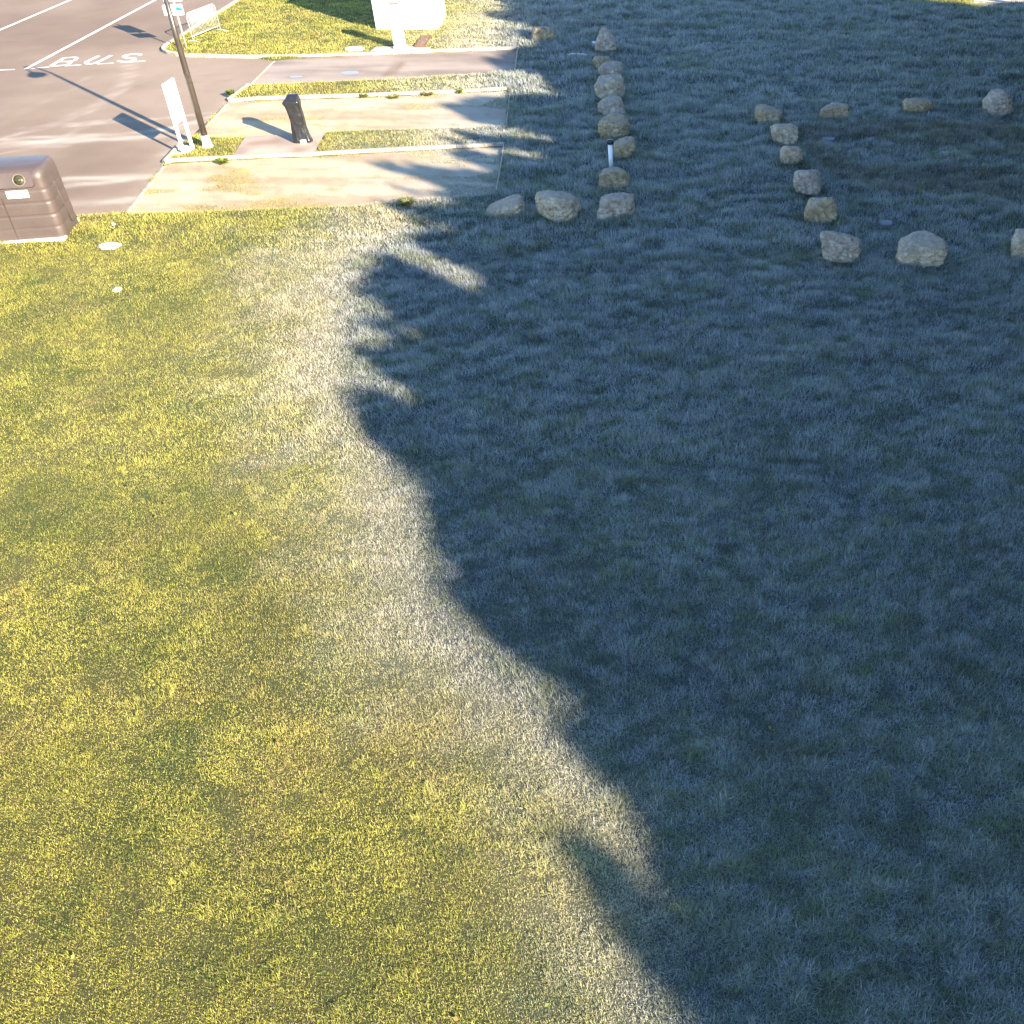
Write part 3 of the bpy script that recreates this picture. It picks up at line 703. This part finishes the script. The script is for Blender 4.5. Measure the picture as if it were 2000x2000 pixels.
# white service pillar and white cabin
sx_, sy_ = gp(781.5, 99)
sp = tag(empty('service_pillar', (sx_, sy_, .06), math.radians(6)), 'stout white pillar in front of the white cabin, on a small concrete pad', 'pillar')
bm = bmesh.new(); add_box(bm, (0, .16, .68), (.36, .32, 1.38), None, .03); bm_obj('body', bm, m_white, sp)
bm = bmesh.new(); add_box(bm, (0, .16, 1.385), (.30, .26, .03), None, .008); bm_obj('top_plate', bm, noise_mat('brown top plate', (.16, .10, .07), (.22, .14, .1), rough=.5, bump=0), sp)
bm = bmesh.new(); add_box(bm, (0, .16, .03), (.42, .38, .08), None, .01); bm_obj('plinth', bm, m_white, sp)
c0 = Vector((*gp(735, 62), 0)); c1 = Vector((*gp(857, 60), 0)); c2_ = Vector((*gp(866.5, 33), 0))
wd_ = (c1-c0).length; dp_ = (c2_-c1).length; ang = math.atan2((c1-c0).y, (c1-c0).x)
cab = tag(empty('cabin', (c0.x, c0.y, .04), ang), 'big white windowless cabin behind the white pillar', 'cabin')
CH = math.tan(SUN_EL)*math.hypot(gp(550, 11)[0]-c0.x, gp(550, 11)[1]-c0.y)
bm = bmesh.new(); add_box(bm, (wd_/2, dp_/2, CH/2-.03), (wd_, dp_, CH), None, .05); bm_obj('walls', bm, m_white, cab)
bm = bmesh.new(); add_box(bm, (wd_/2, dp_/2, CH-.02), (wd_+.06, dp_+.06, .1), None, .02); bm_obj('roof', bm, m_white, cab)
bm = bmesh.new(); add_box(bm, (wd_*.62, -.012, 1.02), (.82, .03, 1.98), None, .006); dr = bm_obj('door', bm, m_white, cab)
bm = bmesh.new(); add_box(bm, (wd_*.62+.32, -.05, 1.0), (.12, .03, .03), None, .006); bm_obj('handle', bm, m_grey, dr)

# rusty cover, drain, slabs and litter
m_rust = noise_mat('rusty brown cover', (.07, .035, .022), (.13, .065, .04), scale=9, rough=.75, bump=.3, c2=(.10, .055, .035))
q0 = gp(807, 97); q1 = gp(828.5, 97); q2 = gp(825, 75)
hx, hy = (q0[0]+q1[0])/2, (q0[1]+q2[1])/2
hb = tag(empty('hatch', (hx, hy, .04), math.radians(3)), 'rusty brown metal hatch beside the white pillar', 'hatch')
hwid = q1[0]-q0[0]; hdep = (q2[1]-q0[1])*.9
bm = bmesh.new(); add_box(bm, (0, 0, .03), (hwid, hdep, .07), None, .006)
for s in (-1, 1): add_box(bm, (s*(hwid/2-.02), 0, .075), (.03, hdep-.02, .03), None, .004)
add_box(bm, (0, hdep/2-.025, .075), (hwid-.075, .03, .028), None, .004)
bm_obj('frame', bm, m_rust, hb)
bm = bmesh.new(); add_box(bm, (0, -.02, .068), (hwid-.09, hdep-.09, .012)); bm_obj('lid', bm, noise_mat('brown lid', (.11, .06, .04), (.16, .095, .065), scale=6, rough=.7, bump=.2), hb)

def chip(bb, seed, mat, name, label, cat, t=.05, rz=0, group=None):
    x0, y0, x1, y1 = bb; a = gp((x0+x1)/2, y1); c = gp((x0+x1)/2, y0); dd = (a[1]+c[1])/2*.8+5.4
    w = (x1-x0)*dd/FPX; d = max(.06, (c[1]-a[1])*.85); rr = random.Random(seed)
    n = 14; ring = [(math.cos(2*math.pi*k/n), math.sin(2*math.pi*k/n)) for k in range(n)]
    rd = [rr.uniform(.82, 1.08) for _ in range(n)]
    def pt(k, s, z):
        cx_, sy2 = ring[k]; e_ = .6
        return (math.copysign(abs(cx_)**e_, cx_)*w/2*rd[k]*s, math.copysign(abs(sy2)**e_, sy2)*d/2*rd[k]*s, z)
    v = [pt(k, 1, -.03) for k in range(n)]+[pt(k, 1, t*.7) for k in range(n)]+[pt(k, .88, t+rr.uniform(-.1, .1)*t) for k in range(n)]
    f = [((j*n)+k, (j*n)+(k+1) % n, ((j+1)*n)+(k+1) % n, ((j+1)*n)+k) for j in (0, 1) for k in range(n)]+[tuple(2*n+k for k in range(n))]
    o = mesh_obj(name, v, f, mat); o.location = ((a[0]+c[0])/2, (a[1]+c[1])/2, .05); o.rotation_euler = (0, 0, rz)
    return tag(o, label, cat, group)
m_slab = noise_mat('pale slab', (.46, .43, .39), (.62, .59, .55), scale=7, rough=.8, bump=.2)
chip((195, 482, 237, 495), 1, m_slab, 'stone_slab', 'white flat slab lying in the lawn right of the brown container', 'slab', .07)
chip((224, 568, 238, 577), 2, m_slab, 'stone', 'small white stone lying alone on the sunny lawn', 'stone', .05)
chip((674, 98.5, 713, 104), 3, m_slab, 'concrete_block', 'white oblong block lying along the kerb, left of the white pillar', 'block', .09)
chip((220, 439, 227, 446), 4, m_slab, 'paper_scrap', 'tiny white scrap on the grass behind the flat slab', 'litter', .02, .7)
m_flat = noise_mat('blue grey flat stone', (.12, .125, .14), (.18, .19, .21), scale=5, rough=.6, bump=.15)
chip((1716, 438, 1744, 449), 5, m_flat, 'flat_stone', 'blue-grey flat stone inside the right enclosure, near the front row', 'stone', .07)
chip((1604, 273, 1630, 280), 6, m_flat, 'flat_stone', 'dark flat slab beside the ridged boulder of the right column', 'stone', .05)
m_litter = noise_mat('grubby white plastic', (.5, .5, .5), (.7, .7, .7), scale=8, rough=.5, bump=.1)
la = gp(1128, 115); bm = bmesh.new()
for (ax_, ay_, bx_, by_) in ((-.30, .0, -.05, .06), (-.05, .06, .08, .10), (.08, .02, .32, -.06), (-.05, .06, .10, -.02)):
    add_tube(bm, [(ax_, ay_, .10), ((ax_+bx_)/2, (ay_+by_)/2, .13), (bx_, by_, .10)], .035, 8)
o = bm_obj('litter', bm, m_litter); o.location = (la[0], la[1], .02); tag(o, 'bent white plastic pieces on the frosty grass left of the pointed boulder', 'litter')
chip((1156, 87, 1165, 92), 8, m_litter, 'litter', 'small white scrap touching the pointed boulder', 'litter', .08)
m_pud, N, L, b = new_mat('puddle water'); b.inputs['Base Color'].default_value = (.20, .18, .165, 1); b.inputs['Roughness'].default_value = .35; b.inputs['Specular IOR Level'].default_value = .35
def disc(name, cx_, cy_, rx_, ry_, z, mat, seed):
    c = gp(cx_, cy_); ex = gp(cx_+rx_, cy_)[0]-c[0]; ey = gp(cx_, cy_-ry_)[1]-c[1]; n = 28
    v = [(c[0]+math.cos(t)*ex*(1+.16*mnoise.noise(Vector((math.cos(t)*1.5, math.sin(t)*1.5, seed)))), c[1]+math.sin(t)*ey*(1+.2*mnoise.noise(Vector((math.cos(t)*1.5, math.sin(t)*1.5, seed+3)))), z) for t in [2*math.pi*k/n for k in range(n)]]
    return tag(mesh_obj(name, v, [tuple(range(n))], mat), kind='structure')
disc('puddle', 683, 143, 18, 4, .0115, m_pud, 1.2); disc('puddle', 578, 150.5, 13, 2.4, .0115, m_pud, 4.2)

# ------------------------------------------------------------------ brown waste container
m_con = noise_mat('brown moulded plastic', (.062, .046, .042), (.076, .057, .051), scale=40, rough=.48, bump=.12, bscale=160, bdist=.003, spec=.5, s2=2)
m_seam = noise_mat('dark seam', (.05, .035, .03), (.06, .04, .035), rough=.7, bump=0)
k0 = Vector((*gp(0, 483), 0)); k1 = Vector((*gp(118, 474), 0)); fd = (k1-k0).normalized(); bk = Vector((-fd.y, fd.x, 0))
CW, CD, CHT = 1.9, 1.08, 1.53
org = k1+fd*.14+bk*.06
con = tag(empty('waste_container', (org.x, org.y, .06), math.atan2(fd.y, fd.x)), 'large brown plastic waste container with a round opening at the edge of the lawn', 'container')
def rr_loop(x0, x1, y0, y1, z, r, n=8, zfun=None):
    out = []
    for cx_, cy_, a0 in ((x1-r, y0+r, -math.pi/2), (x1-r, y1-r, 0), (x0+r, y1-r, math.pi/2), (x0+r, y0+r, math.pi)):
        for k in range(n+1):
            a = a0+math.pi/2*k/n; out.append((cx_+r*math.cos(a), cy_+r*math.sin(a), z))
    return out
loops = []; nz = 60; ctop = .22
for i in range(nz+1):
    z = CHT*i/nz
    tap = .02*z/CHT
    inset = 0
    for g in (.27, .54, .81, 1.08): inset = max(inset, .016*math.exp(-((z-g)/.011)**2))
    bulge = .006*abs(math.sin(math.pi*z/.27)) if z < 1.08 else 0
    if z > CHT-ctop:
        t = (z-(CHT-ctop))/ctop; a = math.sqrt(max(0, 1-t*t)); ins = ctop*(1-a)
    else: ins = 0
    loops.append(rr_loop(-CW+tap+inset*.6+ins*.9, 0-tap-inset*.6-ins*.28+bulge*.8, tap+inset+ins*1.25-bulge*.2, CD-tap-ins*.7, z, max(.02, .17-ins*.15)))
n = len(loops[0]); v = [p for l in loops for p in l]
f = [(j*n+k, j*n+(k+1) % n, (j+1)*n+(k+1) % n, (j+1)*n+k) for j in range(nz) for k in range(n)]+[tuple(nz*n+k for k in range(n))]
mesh_obj('body', v, f, m_con, con, True)
m_base = noise_mat('container slab', (.42, .38, .33), (.58, .53, .47), scale=6, rough=.85, bump=.3)
bm = bmesh.new(); add_box(bm, (-CW/2-.05, CD/2-.03, -.03), (CW+.07, CD+.14, .16), None, .02)
bm_obj('slab', bm, m_base, con)
bm = bmesh.new()
for k in range(7): add_box(bm, (-CW*.5+.0, .008, .04+k*.14), (.012, .03, .145))
bm_obj('door_seam', bm, m_seam, con)
# opening housing: slanted plate with a round port, set on the shoulder
hs = empty('port_housing', (-.93, .10, 1.22)); S.collection.objects.unlink(hs); bpy.data.objects.remove(hs)
bm = bmesh.new()
tilt = Matrix.Rotation(math.radians(-22), 4, 'X')
ol = [(-.34, -.13), (.30, -.13), (.34, -.09), (.34, .14), (.31, .17), (-.34, .17)]
M_ = Matrix.Translation((-.56, .045, 1.27)) @ tilt
a_ = [bm.verts.new(M_ @ Vector((p[0], -.075, p[1]))) for p in ol]; b_ = [bm.verts.new(M_ @ Vector((p[0], .14, p[1]))) for p in ol]
bm.faces.new(a_); bm.faces.new(b_[::-1])
for i in range(6): bm.faces.new((a_[i], b_[i], b_[(i+1) % 6], a_[(i+1) % 6]))
bmesh.ops.bevel(bm, geom=[e for e in bm.edges if all(v in a_ for v in e.verts)], offset=.012, segments=2, affect='EDGES')
hsg = bm_obj('port_housing', bm, m_con, con)
bm = bmesh.new(); ringp = []
for k in range(33): a = 2*math.pi*k/32; ringp.append(M_ @ Vector((.08+.115*math.cos(a), -.082, .02+.115*math.sin(a))))
add_tube(bm, ringp[:-1]+[ringp[0]], .014, 8); bm_obj('port_ring', bm, noise_mat('port ring', (.10, .08, .06), (.15, .125, .10), rough=.35, bump=0), hsg, True)
bm = bmesh.new(); cpt = [M_ @ Vector((.08, y_, .02)) for y_ in (-.070, -.0785)]
add_tube(bm, cpt, [.112, .112], 32); add_tube(bm, [M_ @ Vector((.08, -.078, .02)), M_ @ Vector((.08, -.10, .02))], [.04, .025], 16)
bm_obj('port_flap', bm, noise_mat('port flap', (.018, .02, .012), (.06, .06, .035), scale=20, rough=.4, bump=.1), hsg, True)
bm = bmesh.new(); add_box(bm, (-.62, .006, 1.02), (.42, .03, .155), Matrix.Rotation(math.radians(-2), 4, 'X'), .003); bm_obj('label_plate', bm, m_white, con)
bm = bmesh.new(); add_tube(bm, [(.012, CD*.55, .16), (-.005, CD*.5, .7), (-.030, CD*.43, 1.22)], .012, 8); bm_obj('side_rib', bm, m_con, con, True)

# ------------------------------------------------------------------ weeds along the kerbs and in the grass (each a plant)
m_weed = attr_mat('weed leaves', amp=0, rough=.6, transl=.3)
def weed(x, y, r, h, col, label, n=90, seed=0, rnd=True):
    cx_, cy_ = gp(x, y); g = np.random.default_rng(seed)
    a = g.uniform(0, 2*np.pi, n); le = g.uniform(.4, 1, n)*r; up = g.uniform(.15, 1, n)*h
    b0 = np.stack([np.cos(a)*r*.15, np.sin(a)*r*.15, np.zeros(n)], -1)
    tp = np.stack([np.cos(a)*le, np.sin(a)*le, up], -1); mid = (b0+tp)/2; mid[:, 2] += h*.25
    sid = np.stack([-np.sin(a), np.cos(a), g.uniform(-.3, .3, n)], -1)*(.012+.02*g.random(n))[:, None]
    co = np.stack([b0, mid-sid, mid+sid, tp], 1).reshape(-1, 3); i = np.arange(n)*4
    q = np.stack([i, i+1, i+3, i+2], -1)
    c = np.repeat(np.array(col)[None]*g.uniform(.6, 1.4, (n, 1)), 4, 0)
    o = np_mesh('weed', co, q, c, m_weed, None, False); o.location = (cx_, cy_, .01)
    tag(o, label, 'weed', 'weeds along the kerbs')
weed(437, 320, .20, .13, (.14, .16, .03), 'green weed tuft at the near foot of the nearest kerb', 220, 1)
weed(712, 190, .18, .12, (.16, .17, .04), 'round weed below the farther kerb, left of the leafier ones', 160, 2)
weed(770, 192, .22, .09, (.20, .19, .06), 'low spreading weed in the middle below the farther kerb', 160, 3)
weed(836, 186, .24, .10, (.22, .21, .08), 'pale weed below the farther kerb, second from its shaded end', 160, 4)
weed(898, 182, .17, .13, (.13, .16, .04), 'small dark green weed nearest the shaded end of the farther kerb', 150, 5)
weed(452, 189, .17, .2, (.09, .12, .03), 'dark tall tuft at the road end of the grass strip', 260, 6)
weed(795, 402, .30, .16, (.14, .16, .05), 'bushy green tuft at the edge of the shade below the sand bay', 320, 7)
weed(582, 925, .0+.20, .07, (.17, .18, .03), 'yellow-green rosette on the sunny lawn near the frost line', 200, 8)

# ------------------------------------------------------------------ trees outside the frame whose shade lies on the lawn
m_bark = noise_mat('bark', (.07, .05, .035), (.14, .10, .07), scale=10, rough=.9, bump=.6)
m_leaf = noise_mat('dark foliage', (.035, .055, .018), (.065, .09, .03), scale=2.5, rough=.7, bump=0)
SF = P((1000, -60), (965, -30), (960, 0), (1000, 22), (917, 25), (985, 42), (1040, 62), (975, 67), (1040, 86), (1045, 95), (1000, 98), (952, 125), (990, 140), (1080, 150), (1040, 160), (1110, 188), (1000, 182), (900, 195), (857, 214), (940, 238), (985, 246),
 (1055, 278), (960, 262), (874, 264), (960, 292), (1040, 306), (905, 300), (965, 334), (900, 328), (734, 322), (800, 348), (840, 368), (738, 355), (780, 378), (855, 395), (773, 399), (822, 429), (862, 455), (792, 462), (801, 480), (860, 511), (920, 541), (925, 556), (897, 561), (848, 543), (813, 524), (766, 509),
 (725, 515), (690, 528), (700, 560), (736, 583), (725, 612), (669, 640), (700, 652), (767, 655), (700, 680), (734, 715), (757, 746), (785, 775), (720, 768), (672, 768), (710, 823), (757, 862), (796, 904), (840, 945), (840, 1000), (862, 1050), (870, 1140), (902, 1202), (994, 1263), (1060, 1312), (1115, 1365),
 (1090, 1420), (1130, 1465), (1175, 1492), (1228, 1530), (1250, 1604), (1265, 1681), (1290, 1746), (1325, 1800), (1290, 1798), (1245, 1768), (1208, 1726), (1180, 1690), (1150, 1660), (1100, 1628), (1129, 1694), (1160, 1746), (1181, 1862), (1220, 1914), (1262, 1966), (1310, 2010), (1330, 2100))
SF = SF+[(2.5, 0), (60, -10), (60, 42)]+P((2150, 8), (1990, 8), (1950, 10), (1900, 20), (1850, 12), (1700, -2), (1600, -20))+[(3.5, 60)]
ca, sa = math.cos(SUN_AZ), math.sin(SUN_AZ); tn = math.tan(SUN_EL)
def tree(w, s_tip, D, R, seed, label, crown0=.10, nleaf=9000, frac=.22):
    """tree D metres towards the sun from where its top's shadow falls"""
    s0 = s_tip-D; H = D*tn; X = w*ca-s0*sa; Y = w*sa+s0*ca; g = np.random.default_rng(seed)
    root = tag(empty('tree', (X, Y, 0)), label, 'tree', 'trees outside the frame')
    bm = bmesh.new(); add_tube(bm, [(0, 0, -.2), (.02, .03, H*.3), (-.03, 0, H*.6), (0, 0, H*.8)], [.14+.01*H, .10+.008*H, .05, .015], 10)
    for k in range(9):
        z = H*(crown0+.06+.06*k); a = g.uniform(0, 6.28); rr_ = R*min(1, ((1-z/H)/frac))*.8
        add_tube(bm, [(0, 0, z), (math.cos(a)*rr_*.5, math.sin(a)*rr_*.5, z+.25*rr_), (math.cos(a)*rr_, math.sin(a)*rr_, z+.35*rr_)], [.05, .03, .012], 6)
    bm_obj('trunk', bm, m_bark, root, True)
    # foliage in boughs: clusters of leaf blades around bough centres, so the outline is uneven
    nb = int(70+R*45); t = crown0+(1-crown0)*g.random(nb)**.9; rad = R*np.minimum(1, ((1-t)/frac))**.75
    rr_ = rad*np.sqrt(g.random(nb)); a = g.uniform(0, 6.28, nb)
    c = np.stack([np.cos(a)*rr_, np.sin(a)*rr_, t*H], -1); br_ = np.clip(.28*R*g.uniform(.6, 1.2, nb), .18, .9)*np.clip((1-t)/frac*.9+.25, .25, 1)
    c = np.concatenate([c, np.array([[0, 0, H*.975], [0, 0, H*.94]])]); br_ = np.concatenate([br_, [.16, .22]])
    k = g.integers(0, len(c), nleaf); d = g.normal(size=(nleaf, 3)); d /= np.linalg.norm(d, axis=1)[:, None]
    p = c[k]+d*(br_[k]*g.random(nleaf)**.4)[:, None]; p[:, 2] = np.minimum(p[:, 2], H)
    u = g.normal(size=(nleaf, 3)); u /= np.linalg.norm(u, axis=1)[:, None]
    v_ = np.cross(u, g.normal(size=(nleaf, 3))); v_ /= np.linalg.norm(v_, axis=1)[:, None]
    qx_, qy_ = p[:, 0]+X-sa*p[:, 2]/tn, p[:, 1]+Y+ca*p[:, 2]/tn        # crowns trimmed to the outline their shade shows
    wq_ = qx_*ca+qy_*sa; sq_ = -qx_*sa+qy_*ca; am_ = .25+.95*sstep(5.5, 8, wq_)
    dd_ = sdf(SF, qx_, qy_)+g.random(nleaf)**1.5*(.7+.9*sstep(5, 7, wq_)*sstep(22, 15, wq_))-.12+(vn[1].fbm(wq_, sq_*.12, .36, 2)-.45)*am_
    kp = dd_ < 0; p = p[kp]; nleaf = len(p); u = u[kp]; v_ = v_[kp]
    sz = g.uniform(.08, .19, nleaf)[:, None]
    co = np.stack([p-u*sz, p+v_*sz*.6, p+u*sz, p-v_*sz*.6], 1).reshape(-1, 3); i = np.arange(nleaf)*4
    o = np_mesh('crown', co, np.stack([i, i+1, i+2, i+3], -1), None, m_leaf, None, False); o.parent = root
g_ = random.Random(5)
def s_edge(w):                       # how far along the shade reaches, for a given offset across the sun's direction
    E_ = [(2.6, 4.2), (3.7, 5.5), (4.8, 8.8), (5.8, 11.4), (6.9, 14.8), (8.2, 17.3), (9.9, 20.0), (12.4, 22.8), (14, 25.6), (16.4, 26), (19, 28.8), (22.3, 31.5), (25.4, 35.8), (28.9, 40), (33, 45), (36, 44), (37.5, 30), (39.5, 25.5), (43, 23.5), (52, 23)]
    for i in range(len(E_)-1):
        if E_[i][0] <= w <= E_[i+1][0]:
            t = (w-E_[i][0])/(E_[i+1][0]-E_[i][0]); return E_[i][1]*(1-t)+E_[i+1][1]*t
    return E_[-1][1]
w = 3.6; i = 0
while w < 46:
    R = 1.2+min(1.2, (w-3)*.12)
    D = 30.5+g_.uniform(-1, 1)+w*.03+(12 if w > 30 else 0)
    tree(w, s_edge(w+.5)+3.6, D+3.6, R, 50+i, 'dense tree outside the frame that throws its shade across the frosted lawn', nleaf=int(14000+R*6500))
    w += R*.62; i += 1
w = 4.4; i = 0
while w < 50:
    R = 1.9+min(.8, (w-3)*.1)
    D = 34+g_.uniform(-1, 1)+(12 if w > 30 else 0)
    tree(w, s_edge(w)-1.0, D, R, 90+i, 'dense tree outside the frame that throws its shade across the frosted lawn', nleaf=int(8000+R*6000), crown0=.05)
    w += R*1.15; i += 1
for i, (X_, Y_, D) in enumerate(((14.8, 38, 24), (15.6, 42.5, 25), (14.2, 33.5, 23), (17.5, 36, 28))):
    w = X_*ca+Y_*sa
    tree(w, -X_*sa+Y_*ca+D, D, 2.2, 150+i, 'dense tree outside the frame that throws its shade across the frosted lawn', nleaf=24000)
